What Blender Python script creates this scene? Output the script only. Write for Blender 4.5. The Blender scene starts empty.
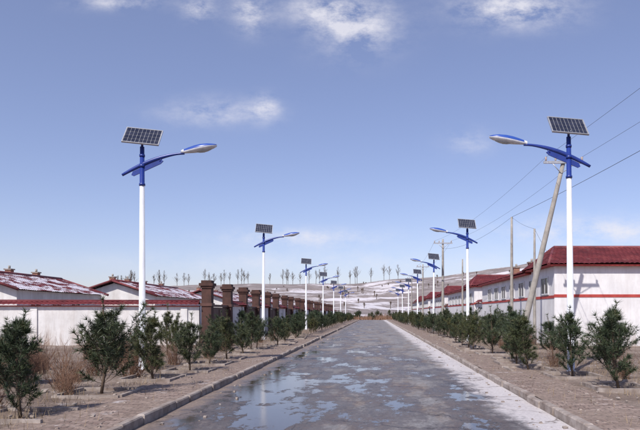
import bpy, bmesh, math, random
from mathutils import Vector, Matrix, noise
random.seed(7)
R=random.random
def U(a,b): return a+(b-a)*random.random()
scene=bpy.context.scene
scene.view_settings.view_transform='Standard'
scene.view_settings.look='None'
scene.view_settings.exposure=0
COL=scene.collection

# ------------------------------------------------------------ materials
def newmat(name):
    m=bpy.data.materials.new(name); m.use_nodes=True
    nt=m.node_tree; b=nt.nodes['Principled BSDF']
    return m,nt,b
def N(nt,t,**k):
    n=nt.nodes.new(t)
    for a,v in k.items(): setattr(n,a,v)
    return n
def noise_n(nt,scale,detail=4,rough=.6,vec=None):
    n=N(nt,'ShaderNodeTexNoise'); n.inputs['Scale'].default_value=scale
    n.inputs['Detail'].default_value=min(detail,6); n.inputs['Roughness'].default_value=rough
    if vec is not None: nt.links.new(vec,n.inputs['Vector'])
    return n
def ramp(nt,fac,stops):
    r=N(nt,'ShaderNodeValToRGB'); nt.links.new(fac,r.inputs[0])
    e=r.color_ramp.elements
    while len(e)<len(stops): e.new(.5)
    for i,(p,c) in enumerate(stops):
        e[i].position=p
        if isinstance(c,(int,float)): c=(c,c,c)
        e[i].color=(*c,1)
    return r
def mix(nt,fac,a,b,mode='MIX'):
    m=N(nt,'ShaderNodeMix',data_type='RGBA',blend_type=mode)
    for s,v in ((0,fac),(6,a),(7,b)):
        if isinstance(v,(int,float)): m.inputs[s].default_value=v
        elif isinstance(v,tuple): m.inputs[s].default_value=(*v,1)
        else: nt.links.new(v,m.inputs[s])
    return m.outputs[2]
def math_n(nt,op,a,b=None,c=None,clamp=False):
    m=N(nt,'ShaderNodeMath',operation=op); m.use_clamp=clamp
    for i,v in enumerate((a,b,c)):
        if v is None: continue
        if isinstance(v,(int,float)): m.inputs[i].default_value=v
        else: nt.links.new(v,m.inputs[i])
    return m.outputs[0]
def objvec(nt,sc=None):
    t=N(nt,'ShaderNodeTexCoord'); o=t.outputs['Object']
    if sc:
        mp=N(nt,'ShaderNodeMapping'); nt.links.new(o,mp.inputs[0]); mp.inputs['Scale'].default_value=sc; o=mp.outputs[0]
    return o
def bump(nt,b,h,strength=.3,dist=.02):
    n=N(nt,'ShaderNodeBump'); n.inputs['Strength'].default_value=strength; n.inputs['Distance'].default_value=dist
    nt.links.new(h,n.inputs['Height']); nt.links.new(n.outputs[0],b.inputs['Normal'])
def simple(name,c1,c2,scale=3,rough=.8,bs=0,metal=0,detail=5,sc=None,dist=.02):
    m,nt,b=newmat(name)
    n=noise_n(nt,scale,detail,.65,objvec(nt,sc))
    r=ramp(nt,n.outputs[0],[(.32,c1),(.68,c2)])
    nt.links.new(r.outputs[0],b.inputs['Base Color'])
    b.inputs['Roughness'].default_value=rough; b.inputs['Metallic'].default_value=metal
    if bs: bump(nt,b,n.outputs[0],bs,dist)
    return m

M={}
M['polewhite']=simple('white_pole_paint',(.52,.53,.58),(.72,.73,.76),2,.45,sc=(4,4,.7))
M['blue']=simple('blue_pole_paint',(.012,.03,.18),(.02,.045,.26),2,.35)
M['blue2']=simple('blue_lamp_cover',(.02,.06,.3),(.04,.1,.4),2,.3)
M['steel']=simple('galvanised_steel',(.35,.36,.38),(.5,.5,.52),6,.45,metal=.5)
M['lens']=simple('lamp_glass',(.3,.33,.37),(.45,.48,.52),3,.15)
M['concrete']=simple('kerb_concrete',(.16,.12,.1),(.38,.33,.3),3.5,.9,.5)
M['polecon']=simple('concrete_pole',(.24,.22,.2),(.36,.33,.3),4,.9,.2)
M['dark']=simple('dark_brown_pillar',(.04,.017,.013),(.085,.035,.027),3,.8,.2)
M['trim']=simple('red_trim_paint',(.34,.035,.03),(.46,.07,.055),3,.7)
M['trim2']=simple('brown_gate_paint',(.06,.026,.02),(.11,.045,.035),3,.6)
M['dark2']=simple('chimney_brick',(.2,.09,.06),(.32,.17,.12),6,.9,.3)
M['bark']=simple('bark',(.06,.04,.028),(.14,.1,.07),12,.95,.4)
M['twig']=simple('dry_twig',(.12,.06,.04),(.25,.15,.1),9,.95)
M['straw']=simple('dry_straw',(.16,.11,.07),(.34,.26,.17),7,.95)
M['frame']=simple('window_frame',(.5,.5,.52),(.65,.65,.67),3,.5)
M['wire']=simple('cable_black',(.05,.05,.055),(.08,.08,.085),3,.6)
M['insul']=simple('insulator_ceramic',(.3,.2,.17),(.45,.4,.36),3,.3)
m,nt,b=newmat('window_glass'); b.inputs['Roughness'].default_value=.08
n=noise_n(nt,1.5,2,.5,objvec(nt)); r=ramp(nt,n.outputs[0],[(.4,(.015,.018,.022)),(.7,(.07,.075,.085))]); nt.links.new(r.outputs[0],b.inputs['Base Color']); M['glass']=m

def plaster(name,c1,c2,dirt):
    m,nt,b=newmat(name); v=objvec(nt)
    n=noise_n(nt,.8,6,.7,v); r=ramp(nt,n.outputs[0],[(.35,c1),(.65,c2)])
    n2=noise_n(nt,1.5,6,.75,objvec(nt,(2.5,2.5,.35)))
    st_=ramp(nt,n2.outputs[0],[(.42,0.12),(.66,1.0)])
    sep=N(nt,'ShaderNodeSeparateXYZ'); nt.links.new(v,sep.inputs[0])
    low=math_n(nt,'SUBTRACT',1.0,math_n(nt,'MULTIPLY',sep.outputs[2],.85),clamp=True)
    f=math_n(nt,'MULTIPLY',math_n(nt,'ADD',math_n(nt,'MULTIPLY',low,1.0),.3),st_.outputs[0],clamp=True)
    c=mix(nt,f,r.outputs[0],dirt); nt.links.new(c,b.inputs['Base Color'])
    b.inputs['Roughness'].default_value=.9; n3=noise_n(nt,30,3,.6,v); bump(nt,b,n3.outputs[0],.15,.01)
    return m
M['plaster']=plaster('white_plaster',(.66,.65,.67),(.8,.79,.8),(.38,.32,.29))
M['plaster2']=plaster('aged_plaster',(.6,.59,.59),(.76,.75,.75),(.34,.27,.23))

def tile(name,snow):
    m,nt,b=newmat(name); v=objvec(nt)
    n=noise_n(nt,1.3,6,.7,v); r=ramp(nt,n.outputs[0],[(.3,(.085,.015,.02)),(.55,(.165,.028,.033)),(.75,(.25,.065,.06))])
    c=r.outputs[0]
    n2=noise_n(nt,1.1,7,.72,objvec(nt,(1,.55,1)))
    if snow: s=ramp(nt,n2.outputs[0],[(.465,0.0),(.52,1.0)])
    else: s=ramp(nt,n2.outputs[0],[(.56,0.0),(.8,.45)])
    c=mix(nt,s.outputs[0],c,(.66,.62,.67) if snow else (.4,.3,.28))
    nt.links.new(c,b.inputs['Base Color']); b.inputs['Roughness'].default_value=.65
    return m
M['tile']=tile('red_roof_tile',False); M['tilesnow']=tile('red_roof_tile_with_snow',True)

# soil
m,nt,b=newmat('dry_soil'); v=objvec(nt)
n=noise_n(nt,.5,8,.7,v); n2=noise_n(nt,9,6,.75,v)
r=ramp(nt,n.outputs[0],[(.3,(.12,.082,.063)),(.5,(.21,.155,.125)),(.7,(.33,.265,.225))])
r2=ramp(nt,n2.outputs[0],[(.3,.5),(.7,1.3)])
c=mix(nt,1.0,r.outputs[0],r2.outputs[0],'MULTIPLY')
n4=noise_n(nt,1.6,8,.75,v); s4=ramp(nt,n4.outputs[0],[(.62,0.0),(.66,.8)])
c=mix(nt,s4.outputs[0],c,(.58,.55,.56))
nt.links.new(c,b.inputs['Base Color']); b.inputs['Roughness'].default_value=.95
bump(nt,b,n2.outputs[0],.8,.06); M['soil']=m

# brick paving
m,nt,b=newmat('brick_paving'); v=objvec(nt)
br=N(nt,'ShaderNodeTexBrick')
wv=N(nt,'ShaderNodeVectorMath',operation='MULTIPLY_ADD'); nm=noise_n(nt,.9,3,.6,v); nt.links.new(nm.outputs['Color'],wv.inputs[0]); wv.inputs[1].default_value=(.12,.12,0); nt.links.new(v,wv.inputs[2]); nt.links.new(wv.outputs[0],br.inputs[0])
br.inputs['Scale'].default_value=1; br.inputs['Brick Width'].default_value=.24; br.inputs['Row Height'].default_value=.12
br.inputs['Mortar Size'].default_value=.009; br.inputs['Color1'].default_value=(.19,.13,.105,1); br.inputs['Color2'].default_value=(.35,.265,.225,1); br.inputs['Mortar'].default_value=(.08,.06,.05,1)
n=noise_n(nt,1.1,8,.75,v); s=ramp(nt,n.outputs[0],[(.42,0.0),(.58,1.0)])
c=mix(nt,math_n(nt,'MULTIPLY',s.outputs[0],.85),br.outputs[0],(.24,.18,.145))
n2=noise_n(nt,14,5,.7,v); r2=ramp(nt,n2.outputs[0],[(.3,.55),(.7,1.35)])
c=mix(nt,1.0,c,r2.outputs[0],'MULTIPLY')
n4=noise_n(nt,1.9,8,.75,v); s4=ramp(nt,n4.outputs[0],[(.61,0.0),(.67,.7)])
c=mix(nt,s4.outputs[0],c,(.5,.46,.46))
nt.links.new(c,b.inputs['Base Color']); b.inputs['Roughness'].default_value=.85
hb=math_n(nt,'ADD',math_n(nt,'MULTIPLY',br.outputs['Fac'],-.6),n2.outputs[0]); bump(nt,b,hb,.7,.03); M['paving']=m

# road: worn, patchily wet
m,nt,b=newmat('wet_worn_road'); v=objvec(nt)
sep=N(nt,'ShaderNodeSeparateXYZ'); nt.links.new(v,sep.inputs[0]); X,Y=sep.outputs[0],sep.outputs[1]
fine=noise_n(nt,24,7,.8,v); med=noise_n(nt,1.6,8,.72,v); big=noise_n(nt,.5,7,.62,objvec(nt,(1.5,.5,1))); spk=noise_n(nt,4.5,7,.75,objvec(nt,(1.3,.8,1)))
dry=ramp(nt,med.outputs[0],[(.3,(.155,.147,.152)),(.5,(.22,.21,.215)),(.7,(.3,.288,.29))])
grain=ramp(nt,fine.outputs[0],[(.28,.4),(.72,1.5)])
c=mix(nt,1.0,dry.outputs[0],grain.outputs[0],'MULTIPLY')
mud=noise_n(nt,.8,8,.75,objvec(nt,(1.3,.5,1))); mr=ramp(nt,mud.outputs[0],[(.46,0.0),(.62,.8)])
c=mix(nt,mr.outputs[0],c,mix(nt,1.0,(.21,.16,.13),grain.outputs[0],'MULTIPLY'))
near=math_n(nt,'MULTIPLY',math_n(nt,'SUBTRACT',30,Y),.006)
near=math_n(nt,'MINIMUM',math_n(nt,'MAXIMUM',near,-.045),.075)
left=math_n(nt,'MULTIPLY',X,-.026)
wf=math_n(nt,'ADD',math_n(nt,'ADD',big.outputs[0],near),left)
wf=math_n(nt,'ADD',wf,math_n(nt,'MULTIPLY',math_n(nt,'SUBTRACT',med.outputs[0],.5),.4))
wf=math_n(nt,'ADD',wf,math_n(nt,'MULTIPLY',math_n(nt,'SUBTRACT',spk.outputs[0],.5),.3))
wet=ramp(nt,wf,[(.46,0.0),(.55,1.0)]); pud=ramp(nt,wf,[(.59,0.0),(.63,1.0)])
c=mix(nt,wet.outputs[0],c,mix(nt,1.0,c,(.5,.42,.36),'MULTIPLY'))
c=mix(nt,pud.outputs[0],c,(.07,.052,.04))
sx=math_n(nt,'ADD',X,math_n(nt,'MULTIPLY',math_n(nt,'SUBTRACT',med.outputs[0],.5),1.8))
sx=math_n(nt,'ADD',sx,math_n(nt,'MULTIPLY',math_n(nt,'SUBTRACT',spk.outputs[0],.5),.8))
st=ramp(nt,math_n(nt,'MULTIPLY',sx,.1),[(.205,0.0),(.24,1.0)])
sl=math_n(nt,'MULTIPLY',st.outputs[0],ramp(nt,fine.outputs[0],[(.3,.5),(.6,.97)]).outputs[0])
c=mix(nt,sl,c,(.58,.54,.54))
sxl=ramp(nt,math_n(nt,'MULTIPLY',math_n(nt,'SUBTRACT',math_n(nt,'MULTIPLY',X,-1.0),math_n(nt,'MULTIPLY',med.outputs[0],1.3)),.1),[(.225,0.0),(.27,.8)])
c=mix(nt,sxl.outputs[0],c,mix(nt,1.0,(.25,.19,.155),grain.outputs[0],'MULTIPLY'))
vo=N(nt,'ShaderNodeTexVoronoi',feature='DISTANCE_TO_EDGE'); vo.inputs['Scale'].default_value=.42
wv=N(nt,'ShaderNodeVectorMath',operation='ADD'); nt.links.new(v,wv.inputs[0]); nm=noise_n(nt,1.5,4,.6,v); nt.links.new(nm.outputs['Color'],wv.inputs[1]); nt.links.new(wv.outputs[0],vo.inputs['Vector'])
cr=ramp(nt,vo.outputs[0],[(.004,.0),(.012,1.0)])
jt=math_n(nt,'ABSOLUTE',math_n(nt,'SUBTRACT',math_n(nt,'FRACT',math_n(nt,'MULTIPLY',math_n(nt,'ADD',Y,math_n(nt,'MULTIPLY',nm.outputs[0],.06)),.2)),.5))
jr=ramp(nt,jt,[(.003,0.0),(.006,1.0)])
c=mix(nt,1.0,c,mix(nt,math_n(nt,'MULTIPLY',cr.outputs[0],jr.outputs[0]),(.45,.42,.4),(1,1,1)),'MULTIPLY')
nt.links.new(c,b.inputs['Base Color'])
ro=math_n(nt,'SUBTRACT',math_n(nt,'SUBTRACT',.75,math_n(nt,'MULTIPLY',wet.outputs[0],.37)),math_n(nt,'MULTIPLY',pud.outputs[0],.33))
ro=math_n(nt,'MAXIMUM',ro,math_n(nt,'MULTIPLY',math_n(nt,'MAXIMUM',sl,sxl.outputs[0]),.8))
nt.links.new(ro,b.inputs['Roughness'])
h=math_n(nt,'MULTIPLY',fine.outputs[0],math_n(nt,'SUBTRACT',1.0,math_n(nt,'MULTIPLY',pud.outputs[0],.95)))
bump(nt,b,h,.6,.015); M['road']=m

# needles
m,nt,b=newmat('pine_needles'); oi=N(nt,'ShaderNodeObjectInfo'); n=noise_n(nt,6,4,.7,objvec(nt))
r=ramp(nt,n.outputs[0],[(.3,(.018,.032,.018)),(.5,(.042,.062,.03)),(.66,(.09,.108,.046)),(.78,(.18,.145,.07))])
tint=ramp(nt,oi.outputs['Random'],[(0,(.65,.78,.7)),(.5,(1,1,1)),(1,(1.6,1.2,.8))])
c=mix(nt,1.0,r.outputs[0],tint.outputs[0],'MULTIPLY'); nt.links.new(c,b.inputs['Base Color']); b.inputs['Roughness'].default_value=.6; M['needle']=m

# hill
m,nt,b=newmat('terraced_hillside'); v=objvec(nt)
n=noise_n(nt,.03,8,.7,objvec(nt,(.45,.6,2.2))); n2=noise_n(nt,.16,8,.8,objvec(nt,(.4,.8,2.5))); n3=noise_n(nt,.012,4,.6,v)
at=N(nt,'ShaderNodeAttribute'); at.attribute_name='riser'
earth=ramp(nt,n2.outputs[0],[(.3,(.12,.098,.095)),(.5,(.21,.175,.168)),(.7,(.34,.3,.3))])
sf=math_n(nt,'ADD',math_n(nt,'MULTIPLY',at.outputs['Fac'],-.06),math_n(nt,'ADD',math_n(nt,'MULTIPLY',n.outputs[0],.65),math_n(nt,'MULTIPLY',n2.outputs[0],.45)))
sf=math_n(nt,'ADD',sf,math_n(nt,'MULTIPLY',math_n(nt,'SUBTRACT',n3.outputs[0],.5),.35))
sn=ramp(nt,sf,[(.53,0.0),(.585,.9)])
c=mix(nt,sn.outputs[0],earth.outputs[0],(.6,.57,.6)); nt.links.new(c,b.inputs['Base Color']); b.inputs['Roughness'].default_value=.95; M['hill']=m

m,nt,b=newmat('solar_cells'); v=objvec(nt)
n=noise_n(nt,5,2,.5,v); r=ramp(nt,n.outputs[0],[(.3,(.012,.014,.03)),(.7,(.03,.033,.055))]); nt.links.new(r.outputs[0],b.inputs['Base Color']); b.inputs['Roughness'].default_value=.12; M['cell']=m

# ------------------------------------------------------------ mesh builder
class MB:
    def __init__(s): s.v=[];s.f=[];s.m=[];s.mats=[];s.sm=[]
    def mi(s,k):
        if k not in s.mats: s.mats.append(k)
        return s.mats.index(k)
    def add(s,vs,fs,k,smooth=False):
        o=len(s.v); s.v+= [tuple(p) for p in vs]; i=s.mi(k)
        for f in fs: s.f.append(tuple(o+a for a in f)); s.m.append(i); s.sm.append(smooth)
    def box(s,x0,x1,y0,y1,z0,z1,k,M4=None):
        vs=[Vector(p) for p in ((x0,y0,z0),(x1,y0,z0),(x1,y1,z0),(x0,y1,z0),(x0,y0,z1),(x1,y0,z1),(x1,y1,z1),(x0,y1,z1))]
        if M4: vs=[M4@p for p in vs]
        s.add(vs,[(0,3,2,1),(4,5,6,7),(0,1,5,4),(1,2,6,5),(2,3,7,6),(3,0,4,7)],k)
    def tube(s,pts,rad,k,n=10,cap=True,flat=1.0):
        pts=[Vector(p) for p in pts]; vs=[];fs=[]
        for i,p in enumerate(pts):
            a=pts[max(0,i-1)];c=pts[min(len(pts)-1,i+1)]; t=(c-a).normalized()
            up=Vector((0,1,0)) if abs(t.y)<.9 else Vector((1,0,0))
            u=t.cross(up).normalized(); w=t.cross(u).normalized()
            r=rad[i] if isinstance(rad,(list,tuple)) else rad
            for j in range(n):
                an=2*math.pi*j/n; vs.append(p+u*math.cos(an)*r+w*math.sin(an)*r*flat)
        for i in range(len(pts)-1):
            for j in range(n):
                a=i*n+j;b_=i*n+(j+1)%n; fs.append((a,b_,b_+n,a+n))
        s.add(vs,fs,k,True)
        if cap:
            o=len(s.v)-len(vs); i_=s.mi(k)
            s.f.append(tuple(o+j for j in range(n-1,-1,-1))); s.m.append(i_); s.sm.append(False)
            e=o+(len(pts)-1)*n; s.f.append(tuple(e+j for j in range(n))); s.m.append(i_); s.sm.append(False)
    def mesh(s,name):
        me=bpy.data.meshes.new(name); me.from_pydata(s.v,[],s.f)
        for k in s.mats: me.materials.append(M[k])
        me.polygons.foreach_set('material_index',s.m); me.polygons.foreach_set('use_smooth',s.sm); me.update(); return me
    def obj(s,name,parent=None,loc=(0,0,0)):
        o=bpy.data.objects.new(name,s.mesh(name)); COL.objects.link(o); o.location=loc
        if parent: o.parent=parent
        return o
def empty(name,loc=(0,0,0),rot=0):
    e=bpy.data.objects.new(name,None); COL.objects.link(e); e.location=loc; e.rotation_euler=(0,0,rot); e.empty_display_size=.3; return e

def slope(mb,a,b,c,d,k,per=.24,amp=.035,rows=12):
    a,b,c,d=map(Vector,(a,b,c,d)); L=max((b-a).length,(c-d).length); nu=max(4,int(L/per)*6)
    nrm=((b-a).cross(d-a)).normalized()
    if nrm.z<0: nrm=-nrm
    vs=[];fs=[]
    for r in range(rows):
        v0=r/rows; v1=(r+1)/rows
        for v,lift in ((v0,.035),(v1,.0)):
            for i in range(nu+1):
                u=i/nu; p=a.lerp(b,u).lerp(d.lerp(c,u),v)
                w=abs(math.sin(math.pi*u*L/per))**.7
                vs.append(p+nrm*(amp*w+lift+.01+.03*noise.noise(p*1.2)))
    W=nu+1
    for r in range(rows):
        o=r*2*W
        for i in range(nu): fs.append((o+i,o+i+1,o+W+i+1,o+W+i))
        if r<rows-1:
            for i in range(nu): fs.append((o+W+i,o+W+i+1,o+2*W+i+1,o+2*W+i))
    mb.add(vs,fs,k,False)

# ------------------------------------------------------------ ground
g=MB(); g.add([(-3000,-500,0),(3000,-500,0),(3000,4000,0),(-3000,4000,0)],[(0,1,2,3)],'soil'); g.obj('ground')
XL,XR=-3.47,2.92
YE=150
r_=MB(); r_.add([(XL,-20,.02),(XR,-20,.02),(XR,YE,.02),(XL,YE,.02)],[(0,1,2,3)],'road'); r_.obj('road')
def verge(name,x0,x1,z,k,nx,ny,y0=-20,y1=YE,amp=.02):
    mb=MB(); vs=[];fs=[]
    for j in range(ny+1):
        y=y0+(y1-y0)*(j/ny)**1.6
        for i in range(nx+1):
            x=x0+(x1-x0)*i/nx; vs.append((x,y,z+amp*noise.noise(Vector((x*1.3,y*.9,0)))))
    W=nx+1
    for j in range(ny):
        for i in range(nx): fs.append((j*W+i,j*W+i+1,(j+1)*W+i+1,(j+1)*W+i))
    mb.add(vs,fs,k,True); return mb.obj(name)
verge('brick_pavement',XL-1.6,XL-.13,.125,'paving',5,220,amp=.014)
verge('brick_pavement',XR+.13,XR+1.45,.125,'paving',5,220,amp=.014)
verge('earth_verge',-60,XL-1.6,.11,'soil',90,260,amp=.05)
verge('earth_verge',XR+1.45,60,.11,'soil',90,260,amp=.05)

def kerb(x0,x1):
    mb=MB(); y=-5
    while y<YE:
        L=.8; dx=U(-.018,.018); dz=U(-.03,.012); dr=U(-.015,.015)
        if R()>.05:
            a0,a1=x0+dx,x1+dx; bz=.018
            vs=[(a0,y,0),(a1,y,0),(a1+dr,y+L-.02,0),(a0+dr,y+L-.02,0),(a0,y,.135+dz),(a1,y,.135+dz),(a1+dr,y+L-.02,.135+dz),(a0+dr,y+L-.02,.135+dz)]
            top=[(a0+bz,y+bz,.155+dz),(a1-bz,y+bz,.155+dz),(a1-bz+dr,y+L-.02-bz,.155+dz),(a0+bz+dr,y+L-.02-bz,.155+dz)]
            mb.add(vs+top,[(0,1,5,4),(1,2,6,5),(2,3,7,6),(3,0,4,7),(4,5,9,8),(5,6,10,9),(6,7,11,10),(7,4,8,11),(8,9,10,11)],'concrete')
        y+=L
    mb.obj('kerb')
kerb(XL-.13,XL); kerb(XR,XR+.13)

# ------------------------------------------------------------ street lamps
def lamp(x,y,s,yaw=0,lean=0):
    e=empty('street_lamp',(x,y,.1),yaw); e.rotation_euler=(0,lean,yaw)
    p=MB()
    p.tube([(0,0,0),(0,0,.02),(0,0,.02),(0,0,5.25)],[.16,.16,.1,.066],'polewhite',16)
    for a in range(4):
        an=a*math.pi/2+.78; p.tube([(.125*math.cos(an),.125*math.sin(an),.02),(.125*math.cos(an),.125*math.sin(an),.07)],.014,'steel',6)
    p.box(-.05,.05,-.106,-.09,.45,.8,'polewhite')
    p.obj('pole',e)
    q=MB()
    q.tube([(0,0,5.2),(0,0,5.26),(0,0,5.27),(0,0,6.3)],[.085,.085,.068,.06],'blue',14)
    q.tube([(0,0,5.72),(0,0,5.8)],.082,'blue',14); q.tube([(0,0,6.02),(0,0,6.08)],.078,'blue',14)
    q.obj('mast_section',e)
    a=MB()
    pts=[];rd=[]
    for i in range(17):
        t=i/16; X_=-.56+t*1.75; Z_=5.5+ .62*(1-(1-t)**1.7)
        pts.append((s*X_,-.0,Z_)); rd.append(.034+.026*math.sin(math.pi*min(1,t*1.1+.05)))
    a.tube(pts,rd,'blue',10)
    vs=[(-.3,5.5),(-.24,5.47),(.52,5.82),(.6,5.9),(.5,5.96),(-.26,5.6)]
    vv=[(s*px,-.018,pz) for px,pz in vs]+[(s*px,.018,pz) for px,pz in vs]; n=6
    a.add(vv,[tuple(range(n)),tuple(range(2*n-1,n-1,-1))]+[(i,(i+1)%n,(i+1)%n+n,i+n) for i in range(n)],'blue')
    a.tube([(s*.5,0,5.88),(s*.55,0,5.98)],.025,'blue',8)
    a.obj('arm',e)
    h=MB(); K=12
    prof=[(0,.045,.05,.05),(.08,.06,.065,.055),(.2,.09,.09,.07),(.38,.14,.115,.09),(.55,.17,.12,.1),(.75,.165,.1,.095),(.9,.12,.065,.065),(1.0,.05,.03,.035)]
    vs=[];
    for (t,w,up,dn) in prof:
        cx=1.1+t*1.0; cz=6.13+t*.19+.03
        for j in range(K*2):
            an=math.pi*j/K; yy=math.cos(an)*w; zz=math.sin(an)*(up if math.sin(an)>0 else dn)
            vs.append((s*cx,yy,cz+zz))
    n2=K*2; top=[];bot=[]
    for i in range(len(prof)-1):
        for j in range(n2):
            f=(i*n2+j,i*n2+(j+1)%n2,(i+1)*n2+(j+1)%n2,(i+1)*n2+j); an=(j+.5)/K
            if 0<an<1 and (an>.62 or an<.38) and i>0: top.append(f)
            else: bot.append(f)
    o=len(h.v); h.add(vs,[],'polewhite')
    for lst,k in ((top,'blue2'),(bot,'polewhite')):
        i_=h.mi(k)
        for f in lst: h.f.append(tuple(o+q_ for q_ in f)); h.m.append(i_); h.sm.append(True)
    h.f.append(tuple(o+j for j in range(n2))); h.m.append(h.mi('polewhite')); h.sm.append(False)
    h.f.append(tuple(o+(len(prof)-1)*n2+j for j in range(n2))); h.m.append(h.mi('polewhite')); h.sm.append(False)
    lv=[];lf=[]
    for i in range(5):
        t=i/4; cx=1.1+.42+t*.42; cz=6.13+(.42+t*.42)*.19+.03-.075; w=.12*math.sin(math.pi*(.12+.76*t)); d=.05*math.sin(math.pi*(.1+.8*t))
        for j in range(7):
            an=math.pi*j/6; lv.append((s*cx,math.cos(an)*w,cz-math.sin(an)*d))
    for i in range(4):
        for j in range(6): lf.append((i*7+j,i*7+j+1,(i+1)*7+j+1,(i+1)*7+j))
    h.add(lv,lf,'lens',True)
    h.obj('lamp_head',e)
    P=MB(); mt=Matrix.Translation((s*.02,-.02,6.6))@Matrix.Rotation(math.radians(7),4,'Z')@Matrix.Rotation(math.radians(4),4,'Y')@Matrix.Rotation(math.radians(49),4,'X')
    w,h2=.5,.36
    P.box(-w,w,-h2,h2,-.03,.0,'steel',mt)
    nx,ny=9,4
    for i in range(nx):
        for j in range(ny):
            x0=-w+.03+(2*w-.06)*i/nx; x1=-w+.03+(2*w-.06)*(i+1)/nx; y0=-h2+.03+(2*h2-.06)*j/ny; y1=-h2+.03+(2*h2-.06)*(j+1)/ny
            q4=[mt@Vector(p_) for p_ in ((x0+.006,y0+.007,.006),(x1-.006,y0+.007,.006),(x1-.006,y1-.007,.006),(x0+.006,y1-.007,.006))]
            P.add(q4,[(0,1,2,3)],'cell')
    for bx in ((-w,w,-h2,-h2+.025),(-w,w,h2-.025,h2),(-w,-w+.025,-h2+.025,h2-.025),(w-.025,w,-h2+.025,h2-.025)):
        P.box(*bx,.002,.014,'steel',mt)
    P.tube([(0,0,6.28),(0,0,6.52)],.035,'blue',8)
    P.tube([(0,.02,6.35),(0,.25,6.74)],.018,'steel',6); P.tube([(0,-.0,6.38),(0,-.2,6.4)],.018,'steel',6)
    P.obj('solar_panel',e)
for d in (17.6,36.8,60,80,101,122,143): lamp(-6.56,d,1,yaw=math.radians(U(-3,3)),lean=math.radians(U(-.4,.4)) if d>20 else 0)
for d in (16.6,34.8,55,75,95,115,136): lamp(5.26,d,-1,yaw=math.radians(U(-3,3)),lean=math.radians(-.6) if d<20 else math.radians(U(-.4,.4)))

# ------------------------------------------------------------ pines
def pine_mesh(seed,H=1.6,spread=.5):
    random.seed(seed); mb=MB()
    bend=(U(-.1,.1),U(-.1,.1))
    def tp(z): t=z/H; return Vector((bend[0]*math.sin(t*2.5),bend[1]*math.sin(t*2.1),z))
    mb.tube([tp(H*i/6) for i in range(7)],[.026*(1-i/7)+.005 for i in range(7)],'bark',6)
    nv=[];nf=[]
    def needles(p,d,n,L):
        for _ in range(n):
            a=Vector((U(-1,1),U(-1,1),U(-1,1))).normalized(); dd=(d*.8+a*.8).normalized()
            l=L*U(.6,1.25); sd=dd.cross(Vector((U(-1,1),U(-1,1),U(-1,1)))).normalized()*.0056
            o=len(nv); nv.extend([p-sd,p+sd,p+dd*l]); nf.append((o,o+1,o+2))
    def shoot(p,d,L,r,n):
        segs=max(3,int(L/.045)); pts=[p]; q=p.copy(); dd=d.copy()
        for i in range(segs):
            dd=(dd+Vector((U(-.09,.09),U(-.09,.09),.075))).normalized(); q=q+dd*(L/segs); pts.append(q.copy())
        mb.tube(pts[::max(1,len(pts)//4)] if len(pts)>5 else pts,r,'bark',3,cap=False)
        for i,pt in enumerate(pts):
            if i>=segs*.32: needles(pt,dd,n,.115)
        needles(pts[-1],dd,n*2,.13)
        return pts,dd
    z=U(.1,.2); lop=U(0,6.28)
    while z<H*.93:
        t=z/H; nb=random.randint(4,6) if t<.7 else random.randint(3,5); an0=U(0,6.28)
        for b in range(nb):
            an=an0+b*6.28/nb+U(-.5,.5); el=math.radians(U(12,44)+t*25)
            prof=(math.sin(math.pi*min(1,(t*.72+.33)))**.8)*(1-t*.64)
            L=spread*prof*U(.45,1.4)*(1+.25*math.cos(an-lop))+.05
            d=Vector((math.cos(an)*math.cos(el),math.sin(an)*math.cos(el),math.sin(el)))
            pts,dd=shoot(tp(z),d,L,.006,7)
            for k in range(int(1.5+L*7.5)):
                i=random.randint(int(len(pts)*.3),len(pts)-1); sd=(d+Vector((U(-.9,.9),U(-.9,.9),U(-.1,.8)))).normalized()
                shoot(pts[i],sd,L*U(.25,.48),.004,7)
        z+=U(.11,.21)*(H/1.6)
    shoot(tp(H*.92),Vector((U(-.1,.1),U(-.1,.1),1)),U(.22,.36),.006,8)
    mb.add(nv,nf,'needle')
    return mb.mesh('pine_tree_mesh')
pines=[pine_mesh(i+20,U(1.35,1.7),U(.5,.7)) for i in range(10)]
random.seed(99)
def put(me,name,x,y,s,z=.1):
    o=bpy.data.objects.new(name,me); COL.objects.link(o); o.location=(x,y,z); o.rotation_euler=(U(-.09,.09),U(-.09,.09),U(0,6.28)); o.scale=(s*U(.85,1.12),s*U(.85,1.12),s); return o
frames=MB()
def pit(x,y,a=.62):
    t=.07
    for bx in ((x-a,x+a,y-a,y-a+t),(x-a,x+a,y+a-t,y+a),(x-a,x-a+t,y-a+t,y+a-t),(x+a-t,x+a,y-a+t,y+a-t)):
        if R()<.85:
            mt=Matrix.Translation((U(-.03,.03),U(-.03,.03),U(-.02,.01)))
            frames.box(*bx,.05,.18,'concrete',mt)
Lp=[(-5.4,9.5,.98),(-5.35,12.2,1.1),(-5.3,14.9,.98),(-5.0,16.9,1.0),(-7.9,13.6,.9),(-7.4,11.2,.7)]
Rp=[(5.15,13.1,1.1),(4.95,15.5,1.05),(4.3,17.3,1.0),(6.6,17.5,1.0),(7.2,14.6,.85)]
y=19.2
while y<140:
    Lp.append((-5.0+U(-.4,.4),y,U(.7,1.18)))
    if R()<.75: Lp.append((-7.2+U(-.6,.6),y+U(-.8,.8),U(.65,1.15)))
    Rp.append((4.5+U(-.35,.4),y+U(-.4,.4),U(.75,1.22)))
    if R()<.9: Rp.append((6.6+U(-.7,.7),y+U(-.8,.8),U(.7,1.25)))
    y+=U(1.6,2.8)
for (x,y,s) in Lp+Rp:
    put(random.choice(pines),'pine_tree',x,y,s)
    if y<45 and abs(x)<5.6: pit(x,y)
frames.obj('tree_pit_edging')

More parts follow.
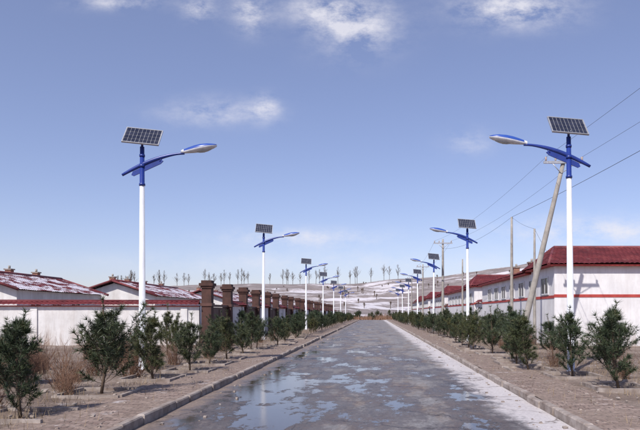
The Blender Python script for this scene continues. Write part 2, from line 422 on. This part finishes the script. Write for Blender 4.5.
def shrub_mesh(seed,H):
    random.seed(seed); mb=MB(); 
    for i in range(70):
        an=U(0,6.28); el=math.radians(U(40,88)); L=H*U(.4,1.1)
        p=Vector((U(-.2,.2),U(-.2,.2),0)); d=Vector((math.cos(an)*math.cos(el),math.sin(an)*math.cos(el),math.sin(el)))
        pts=[p]
        for k in range(4): d=(d+Vector((U(-.15,.15),U(-.15,.15),.03))).normalized(); p=p+d*L/4; pts.append(p)
        mb.tube(pts,[.006,.005,.004,.003,.002],'twig',3,cap=False)
        for k in range(6):
            q=pts[random.randint(1,4)]; dd=(d+Vector((U(-.7,.7),U(-.7,.7),U(-.2,.4)))).normalized(); mb.tube([q,q+dd*L*.25],[.004,.002],'twig',3,cap=False)
    return mb.mesh('dry_shrub_mesh')
shr=[shrub_mesh(i,U(.7,1.0)) for i in range(4)]
random.seed(5)
for i in range(70):
    y=U(9.5,50) if i>28 else U(9.5,22); sd_=-1 if i%5<3 else 1
    put(random.choice(shr),'dry_shrub',sd_*(U(5.7,10.5) if sd_<0 else U(5.4,8)),y,U(.55,1.1))
gm=MB(); vs=[];fs=[]
for i in range(40000):
    y=6+50*R()**1.7
    x=(-U(3.7,13) if R()<.6 else U(3.2,9.5))
    dens=noise.noise(Vector((x*.9,y*.5,3)))
    if dens<-.05 and R()<.85: continue
    if abs(x)<4.9 and R()<.8: continue
    h=U(.05,.24); a=U(0,6.28); l=U(.0,.14); w=.005
    p=Vector((x,y,.1)); sd=Vector((math.cos(a),math.sin(a),0))*w; o=len(vs)
    vs+= [p-sd,p+sd,p+Vector((-math.sin(a)*l,math.cos(a)*l,h))]; fs.append((o,o+1,o+2))
gm.add(vs,fs,'straw'); gm.obj('dry_grass')
st=MB()
for i in range(1100):
    y=7+40*R()**1.6; x=(-U(3.65,7) if R()<.5 else U(3.1,7)); r0=U(.01,.035)*(2 if R()<.06 else 1)
    if R()<.12: x=U(-3.4,-2.6) if R()<.5 else U(2.3,2.85)
    zb=.02 if -3.45<x<2.9 else .12
    vs=[]
    for k in range(8): vs.append((x+(1 if k&1 else -1)*r0*U(.5,1.2),y+(1 if k&2 else -1)*r0*U(.5,1.2),zb+(r0 if k&4 else 0)*U(.5,1)))
    st.add(vs,[(0,2,3,1),(4,5,7,6),(0,1,5,4),(1,3,7,5),(3,2,6,7),(2,0,4,6)],'concrete')
st.obj('loose_stones')

# ------------------------------------------------------------ houses
def chimney(e,x,y,z,h=.6,w=.22):
    c=MB(); c.box(x-w,x+w,y-w,y+w,z-.6,z+h,'dark2'); c.box(x-w-.06,x+w+.06,y-w-.06,y+w+.06,z+h,z+h+.08,'concrete'); c.tube([(x,y,z+h+.08),(x,y,z+h+.3)],.08,'polecon',8); c.obj('chimney',e)
def windows(e,x,ys,z0,z1,side,w=1.2):
    wi=MB()
    for y in ys:
        wi.box(min(x,x+side*.02),max(x,x+side*.02),y-w/2,y+w/2,z0,z1,'glass')
        X0,X1=sorted((x+side*.001,x+side*.06))
        wi.box(X0,X1,y-w/2-.07,y-w/2,z0-.07,z1+.07,'frame'); wi.box(X0,X1,y+w/2,y+w/2+.07,z0-.07,z1+.07,'frame')
        wi.box(X0,X1,y-w/2,y+w/2,z1,z1+.07,'frame'); wi.box(X0,X1,y-w/2,y+w/2,z0-.07,z0,'frame')
        X0,X1=sorted((x+side*.021,x+side*.045))
        wi.box(X0,X1,y-.025,y+.025,z0,z1,'frame')
    wi.obj('windows',e)
def right_house(y0,y1,X0=8.7,W=19):
    e=empty('tiled_house',(0,0,0)); w=MB(); D=4.4; ze=3.98
    w.box(X0,X0+W,y0,y0+D,0,ze-.02,'plaster')
    w.box(X0+.003,X0+5,y0+D,y1,0,ze-.14,'plaster')
    w.obj('walls',e)
    t=MB(); t.box(X0-.02,X0+W,y0-.02,y0-.001,2.46,2.6,'trim'); t.box(X0-.02,X0-.001,y0-.001,y1,2.42,2.56,'trim')
    t.box(X0-.3,X0+W+.3,y0-.3,y0+D+.3,ze-.02,ze+.06,'trim')
    t.box(X0-.28,X0+5.3,y0+D+.3,y1+.3,ze-.14,ze-.06,'trim'); t.obj('trim',e)
    r=MB(); o=.38; zr=5.08; yr=y0+D/2; hx=X0+.6
    A=(X0-o,y0-o,ze+.05);B=(X0+W+o,y0-o,ze+.05);C=(X0+W-.5,yr,zr);Dd=(hx,yr,zr);E=(X0+W+o,y0+D+o,ze+.05);F=(X0-o,y0+D+o,ze+.05)
    slope(r,A,B,C,Dd,'tile'); slope(r,E,F,Dd,C,'tile'); slope(r,F,A,Dd,Dd,'tile')
    r.tube([Dd,C],.1,'tile',8); r.tube([A,Dd],.08,'tile',8); r.tube([F,Dd],.08,'tile',8)
    zw=4.75; xr=X0+2.5; ya=y0+D+.1
    slope(r,(X0-o+.02,y1+o,ze-.07),(X0-o+.02,ya,ze-.07),(xr,ya,zw),(xr,y1+o,zw),'tile')
    slope(r,(X0+5.3,ya,ze-.07),(X0+5.3,y1+o,ze-.07),(xr,y1+o,zw),(xr,ya,zw),'tile',rows=6)
    r.tube([(xr,ya,zw+.06),(xr,y1+o,zw+.06)],.1,'tile',8)
    g=MB(); g.add([(X0,y1,ze-.14),(X0+5,y1,ze-.14),(xr,y1,zw-.08)],[(0,1,2)],'plaster'); g.obj('gable',e)
    r.obj('roof',e)
    ys=[]; y=y0+1.6
    while y<y1-1: ys.append(y); y+=2.5
    windows(e,X0-.001,ys,2.68,3.45,-1)
    for k in (.3,.55,.85): chimney(e,X0+2.2,y0+D+(y1-y0-D)*k,4.7,.45)
right_house(30,50); right_house(54,73); right_house(77,96); right_house(100,120); right_house(124,145)
def wall(name,pts,h,k='plaster2',cop='tile'):
    e=empty(name); a,b=Vector(pts[0]),Vector(pts[1]); L=(b-a).length; ang=math.atan2(b.y-a.y,b.x-a.x)
    T=Matrix.Translation((a.x,a.y,0))@Matrix.Rotation(ang,4,'Z')
    w=MB(); w.box(0,L,-.12,.12,0,h,k,T)
    x=3.0
    while x<L: w.box(x-.16,x+.16,-.18,-.1205,0,h-.02,k,T); w.box(x-.16,x+.16,.1205,.18,0,h-.02,k,T); x+=3.6
    w.obj('masonry',e)
    c=MB(); f=lambda p: T@Vector(p)
    c.box(0,L,-.2,.2,h,h+.05,'trim',T)
    slope(c,f((0,-.32,h+.05)),f((L,-.32,h+.05)),f((L,0,h+.24)),f((0,0,h+.24)),cop,rows=2)
    slope(c,f((L,.32,h+.05)),f((0,.32,h+.05)),f((0,0,h+.24)),f((L,0,h+.24)),cop,rows=2)
    c.tube([f((0,0,h+.28)),f((L,0,h+.28))],.06,cop,6); c.obj('tile_coping',e)
for a,b in ((50.1,53.9),(73.1,76.9),(96.1,99.9),(120.1,123.9)): wall('yard_wall',((9,a,0),(9,b,0)),2.5,'plaster')
wall('yard_wall',((-34,29.2,0),(-8.75,31.2,0)),2.02)
def gate(y,w=4.3,h=3.3):
    e=empty('gateway'); g=MB()
    for yy in (y,y+w):
        g.box(-8.64,-8.16,yy-.24,yy+.24,0,h-.35,'dark'); g.box(-8.69,-8.11,yy-.29,yy+.29,h-.35,h-.24,'dark'); g.box(-8.75,-8.05,yy-.35,yy+.35,h-.24,h-.1,'dark'); g.box(-8.66,-8.14,yy-.26,yy+.26,h-.1,h+.04,'dark')
        g.box(-8.69,-8.11,yy-.29,yy+.29,2.05,2.2,'trim2'); g.box(-8.69,-8.11,yy-.29,yy+.29,.12,.5,'dark')
    g.obj('pillars',e)
    l=MB(); l.box(-8.5,-8.3,y+.25,y+w-.25,2.02,2.14,'trim2'); l.obj('lintel',e)
    d=MB(); d.box(-8.44,-8.38,y+.27,y+w/2-.01,.15,2.0,'trim2'); d.box(-8.44,-8.38,y+w/2+.01,y+w-.27,.15,2.0,'trim2')
    for k in range(3):
        for a,b in ((y+.4,y+w/2-.12),(y+w/2+.12,y+w-.4)): d.box(-8.38,-8.36,a,b,.25+.58*k,.73+.58*k,'trim2')
    d.obj('door_leaves',e)
ys=[31.4,40,49,58.5,68.5,79,90,101,112,123]
for i,y in enumerate(ys):
    gate(y)
    nxt=ys[i+1] if i+1<len(ys) else y+12
    wall('yard_wall',((-8.4,y+4.6,0),(-8.4,nxt-.3,0)),2.1,'plaster')
def left_house(xr,y0,y1,half=3.7,zr=4.3,ze=3.1,mat='tilesnow'):
    e=empty('tiled_house'); w=MB(); x0,x1=xr-half+.35,xr+half-.35
    w.box(x0,x1,y0,y1,0,ze-.02,'plaster2'); w.add([(x0,y0,ze-.02),(x1,y0,ze-.02),(xr,y0,zr-.15),(x0,y1,ze-.02),(x1,y1,ze-.02),(xr,y1,zr-.15)],[(0,1,2),(3,5,4)],'plaster2'); w.obj('walls',e)
    r=MB(); o=.45
    slope(r,(xr+half,y0-o,ze-.05),(xr+half,y1+o,ze-.05),(xr,y1+o,zr),(xr,y0-o,zr),mat)
    slope(r,(xr-half,y1+o,ze-.05),(xr-half,y0-o,ze-.05),(xr,y0-o,zr),(xr,y1+o,zr),mat)
    r.tube([(xr,y0-o,zr+.06),(xr,y1+o,zr+.06)],.12,'tile',8)
    for sx in (-1,1): 
        for yy in (y0-o,y1+o): r.tube([(xr+sx*half,yy,ze+.0),(xr,yy,zr+.04)],.09,'tile',6)
    r.obj('roof',e)
    windows(e,x1+.001,[y0+2+2.6*k for k in range(int((y1-y0-2)/2.6))],1.2,2.4,1)
    for k in (.1,.3,.55,.85): chimney(e,xr-.8,y0+(y1-y0)*k,zr-.1,.5,.2)
left_house(-24.6,37,48.5); left_house(-21.3,51,67); left_house(-20,72,90); left_house(-19,95,120)
left_house(-38,50,70); left_house(-36,78,100)

# ------------------------------------------------------------ utility poles and wires
def upole(bx,by,tx,ty,h,arm=True,r=.15):
    e=empty('utility_pole'); p=MB(); B=Vector((bx,by,0));T=Vector((tx,ty,h))
    p.tube([B.lerp(T,i/6) for i in range(7)],[r*(1-.45*i/6) for i in range(7)],'polecon',12); p.obj('shaft',e)
    tops=[T]
    if arm:
        a=MB(); c=B.lerp(T,.955); a.box(c.x-.85,c.x+.85,c.y-.14,c.y-.07,c.z-.05,c.z+.05,'steel')
        a.tube([c+Vector((-.5,-.12,-.03)),B.lerp(T,.9)+Vector((0,-.08,0))],.018,'steel',5); a.tube([c+Vector((.5,-.12,-.03)),B.lerp(T,.9)+Vector((0,-.08,0))],.018,'steel',5)
        for dx in (-.75,-.35,.75):
            q=c+Vector((dx,-.1,.05)); a.tube([q,q+Vector((0,0,.06)),q+Vector((0,0,.1)),q+Vector((0,0,.17))],[.02,.05,.035,.05],'insul',8); tops.append(q+Vector((0,0,.17)))
        a.obj('crossarm',e)
    return tops
pA=upole(6.0,26,8.0,26,8.35)
pZ=upole(9.0,-12,9.0,-12,8.4)
pB=upole(6.2,56,6.2,56,8.35); pC=upole(6.6,84,6.6,84,8.3); pD=upole(6.8,112,6.8,112,8.3)
q1=upole(7.75,35,7.75,35,7.1,False,.11); q2=upole(8.0,31,8.0,31,5.9,False,.09); q3=upole(7.4,52,7.4,52,6.2,False,.1)
def wire(a,b,sag,r=.006):
    w=MB(); pts=[]
    for i in range(25):
        t=i/24; p=Vector(a).lerp(Vector(b),t); p.z-=sag*4*t*(1-t); pts.append(p)
    w.tube(pts,r,'wire',4); w.obj('overhead_wire')
for i in (1,3):
    wire(pZ[i],pA[i],.35); wire(pA[i],pB[i],.5); wire(pB[i],pC[i],.5,.008); wire(pC[i],pD[i],.5,.008)
wire((9,-12,7.2),q1[0],.5,.009); wire(q1[0],(6.2,56,7.5),.5,.008); wire(q1[0],q2[0],.1); wire(q2[0],(9,31.5,4.4),.05)

# ------------------------------------------------------------ hills
def ridge(x):
    pts=[(-900,14),(-260,17),(-150,20),(-50,21.5),(0,23.5),(30,26),(60,30),(90,34.5),(125,40),(200,44),(400,54),(900,62)]
    for (a,b),(c,d) in zip(pts,pts[1:]):
        if x<=c:
            t=(x-a)/(c-a); return b+(d-b)*t
    return pts[-1][1]
hb=MB(); vs=[];fs=[];ris=[]
xs=[-900+1800*i/400 for i in range(401)]; ny=190; Y0,Y1=190,425
for j in range(ny+1):
    t=j/ny
    for x in xs:
        y=Y0+(Y1-Y0)*t; xx=x*y/420
        H=ridge(x)*.98
        w=1.5*noise.noise(Vector((x*.008,t*1.4,1.7)))+.7*noise.noise(Vector((x*.025,t*4,9)))+.25*noise.noise(Vector((x*.09,t*8,4)))
        nst=8; s=t**1.15*nst+w*min(1,t*4)*(1-t**6); k=math.floor(s); f=s-k
        wd_=.5+.35*noise.noise(Vector((x*.012,k*3.3,2)))
        g_=.45*f/wd_ if f<wd_ else .45+.55*(f-wd_)/(1-wd_)
        h=max(-.2,(k+g_)/nst*H)
        h+=1.6*noise.noise(Vector((x*.03,y*.03,0)))*min(1,t*3)+.5*noise.noise(Vector((x*.15,y*.1,5)))*min(1,t*3)
        vs.append((xx,y,h)); ris.append(1.0 if f>wd_ else 0.0)
W=len(xs)
for j in range(ny):
    for i in range(W-1): fs.append((j*W+i,j*W+i+1,(j+1)*W+i+1,(j+1)*W+i))
o=len(vs)
for x in xs: vs.append((x*1.6,900,ridge(x)*.9)); ris.append(0)
for i in range(W-1): fs.append((ny*W+i,ny*W+i+1,o+i+1,o+i))
hb.add(vs,fs,'hill',True); ho=hb.obj('terraced_hill')
at=ho.data.attributes.new('riser','FLOAT','POINT'); at.data.foreach_set('value',ris)
random.seed(31)
tr=MB()
def bare(x,y,z,H):
    tr.tube([(x,y,z-1.2),(x+U(-.2,.2),y,z+H*.5),(x+U(-.4,.4),y,z+H)],[.16,.11,.03],'bark',4,cap=False)
    for k in range(26):
        t=U(.25,.95); an=U(0,6.28); L=H*(1-t)*.5*U(.6,1.1)+.4; el=math.radians(U(45,75))
        p=Vector((x,y,z+H*t)); d=Vector((math.cos(an)*math.cos(el),math.sin(an)*math.cos(el),math.sin(el)))
        q=p+d*L; tr.tube([p,q],[.07,.03],'bark',3,cap=False)
        for m_ in range(2):
            d2=(d+Vector((U(-.5,.5),U(-.5,.5),U(-.1,.4)))).normalized(); s0=p.lerp(q,U(.3,.9)); tr.tube([s0,s0+d2*L*.5],[.045,.025],'bark',3,cap=False)
px=[118,126,131,154,159,177,184,205,214,221,230,238,244,270,283,288,300,309,316,325,338,350,357,371,384,398]
for p in px+[p_+U(3,6) for p_ in px if R()<.6]:
    x=(p-374)/622*424; bare(x,424,ridge(x*420/424)*.98-.3,U(8,12.5))
for i in range(110):
    x=U(-150,150); t=U(.25,.97); y=Y0+(Y1-Y0)*t; bare(x*y/420,y,ridge(x)*.98*t**1.15-.8,U(1.0,2.2))
tr.obj('distant_tree_row')

random.seed(8)
for i in range(26):
    put(random.choice(pines),'pine_tree',U(-18,18),U(152,180),U(.7,1.6),0)
sc=MB(); vs=[];fs=[]
for i in range(9000):
    x=U(-45,40); y=U(152,192); h=U(.5,1.8)*(0.6+noise.noise(Vector((x*.12,y*.1,0))))
    if h<.3: continue
    a=U(0,6.28); p=Vector((x,y,0)); o=len(vs); vs+=[p+Vector((-.08,0,0)),p+Vector((.08,0,0)),p+Vector((math.cos(a)*.4,math.sin(a)*.4,h))]; fs.append((o,o+1,o+2))
sc.add(vs,fs,'twig'); sc.obj('scrub')

# ------------------------------------------------------------ sky, sun
SUN_EL=47
wd=bpy.data.worlds.new('World'); scene.world=wd; wd.use_nodes=True; nt=wd.node_tree
bg=nt.nodes['Background']; sky=N(nt,'ShaderNodeTexSky',sky_type='NISHITA'); sky.sun_disc=False
az=math.radians(27)
dirS=Vector((-math.sin(az)*math.cos(math.radians(SUN_EL)),-math.cos(az)*math.cos(math.radians(SUN_EL)),math.sin(math.radians(SUN_EL))))
sky.sun_elevation=math.radians(SUN_EL); sky.sun_rotation=math.atan2(dirS.x,dirS.y)
sky.altitude=1000; sky.air_density=1.0; sky.dust_density=1.6; sky.ozone_density=1.0
tc=N(nt,'ShaderNodeTexCoord'); sp=N(nt,'ShaderNodeSeparateXYZ'); nt.links.new(tc.outputs['Generated'],sp.inputs[0])
yy=math_n(nt,'MAXIMUM',sp.outputs[1],.05); u=math_n(nt,'DIVIDE',sp.outputs[0],yy); v=math_n(nt,'DIVIDE',sp.outputs[2],yy)
blobs=[(355,24,38,26,1.2),(318,10,32,14,.8),(250,12,17,18,1.1),(200,8,15,12,1.0),(215,112,50,13,.6),(265,108,13,12,.9),(515,8,52,18,1.25),(300,238,75,9,.8),(600,232,90,14,1.0),(470,142,22,12,.45),(330,262,220,10,.4),(120,2,40,8,.7)]
tot=None
for (px_,py_,rx,ry,am) in blobs:
    a=math_n(nt,'MULTIPLY',math_n(nt,'SUBTRACT',u,(px_-374)/622),622/rx); b2=math_n(nt,'MULTIPLY',math_n(nt,'SUBTRACT',v,(313-py_)/622),622/ry)
    d2=math_n(nt,'ADD',math_n(nt,'MULTIPLY',a,a),math_n(nt,'MULTIPLY',b2,b2)); ex=math_n(nt,'MULTIPLY',math_n(nt,'EXPONENT',math_n(nt,'MULTIPLY',d2,-1.0)),am)
    tot=ex if tot is None else math_n(nt,'ADD',tot,ex)
cv=N(nt,'ShaderNodeCombineXYZ'); nt.links.new(u,cv.inputs[0]); nt.links.new(math_n(nt,'MULTIPLY',v,1.7),cv.inputs[1])
n=noise_n(nt,12,8,.66,cv.outputs[0])
cl=math_n(nt,'MULTIPLY',tot,math_n(nt,'MULTIPLY',math_n(nt,'SUBTRACT',n.outputs[0],.39,clamp=True),4.4),clamp=True)
tinted=mix(nt,1.0,sky.outputs[0],(1.06,.97,1.1),'MULTIPLY')
hz=mix(nt,.19,tinted,(3.3,3.6,5.6))
fin=mix(nt,math_n(nt,'MULTIPLY',cl,.78),hz,(6.6,6.5,7.0))
nt.links.new(fin,bg.inputs[0]); bg.inputs[1].default_value=.132
sl=bpy.data.lights.new('sun','SUN'); sl.energy=5.0; sl.angle=math.radians(.5); sl.color=(1,.95,.88)
so=bpy.data.objects.new('sun',sl); COL.objects.link(so); so.rotation_euler=dirS.to_track_quat('Z','Y').to_euler()

# ------------------------------------------------------------ camera
cd=bpy.data.cameras.new('camera'); co=bpy.data.objects.new('camera',cd); COL.objects.link(co)
co.location=(0,0,1.7); co.rotation_euler=(math.radians(90),0,0)
cd.sensor_width=36; cd.lens=36*622/640; cd.shift_x=-54/640; cd.shift_y=98/640; cd.clip_end=6000; cd.clip_start=.1
scene.camera=co
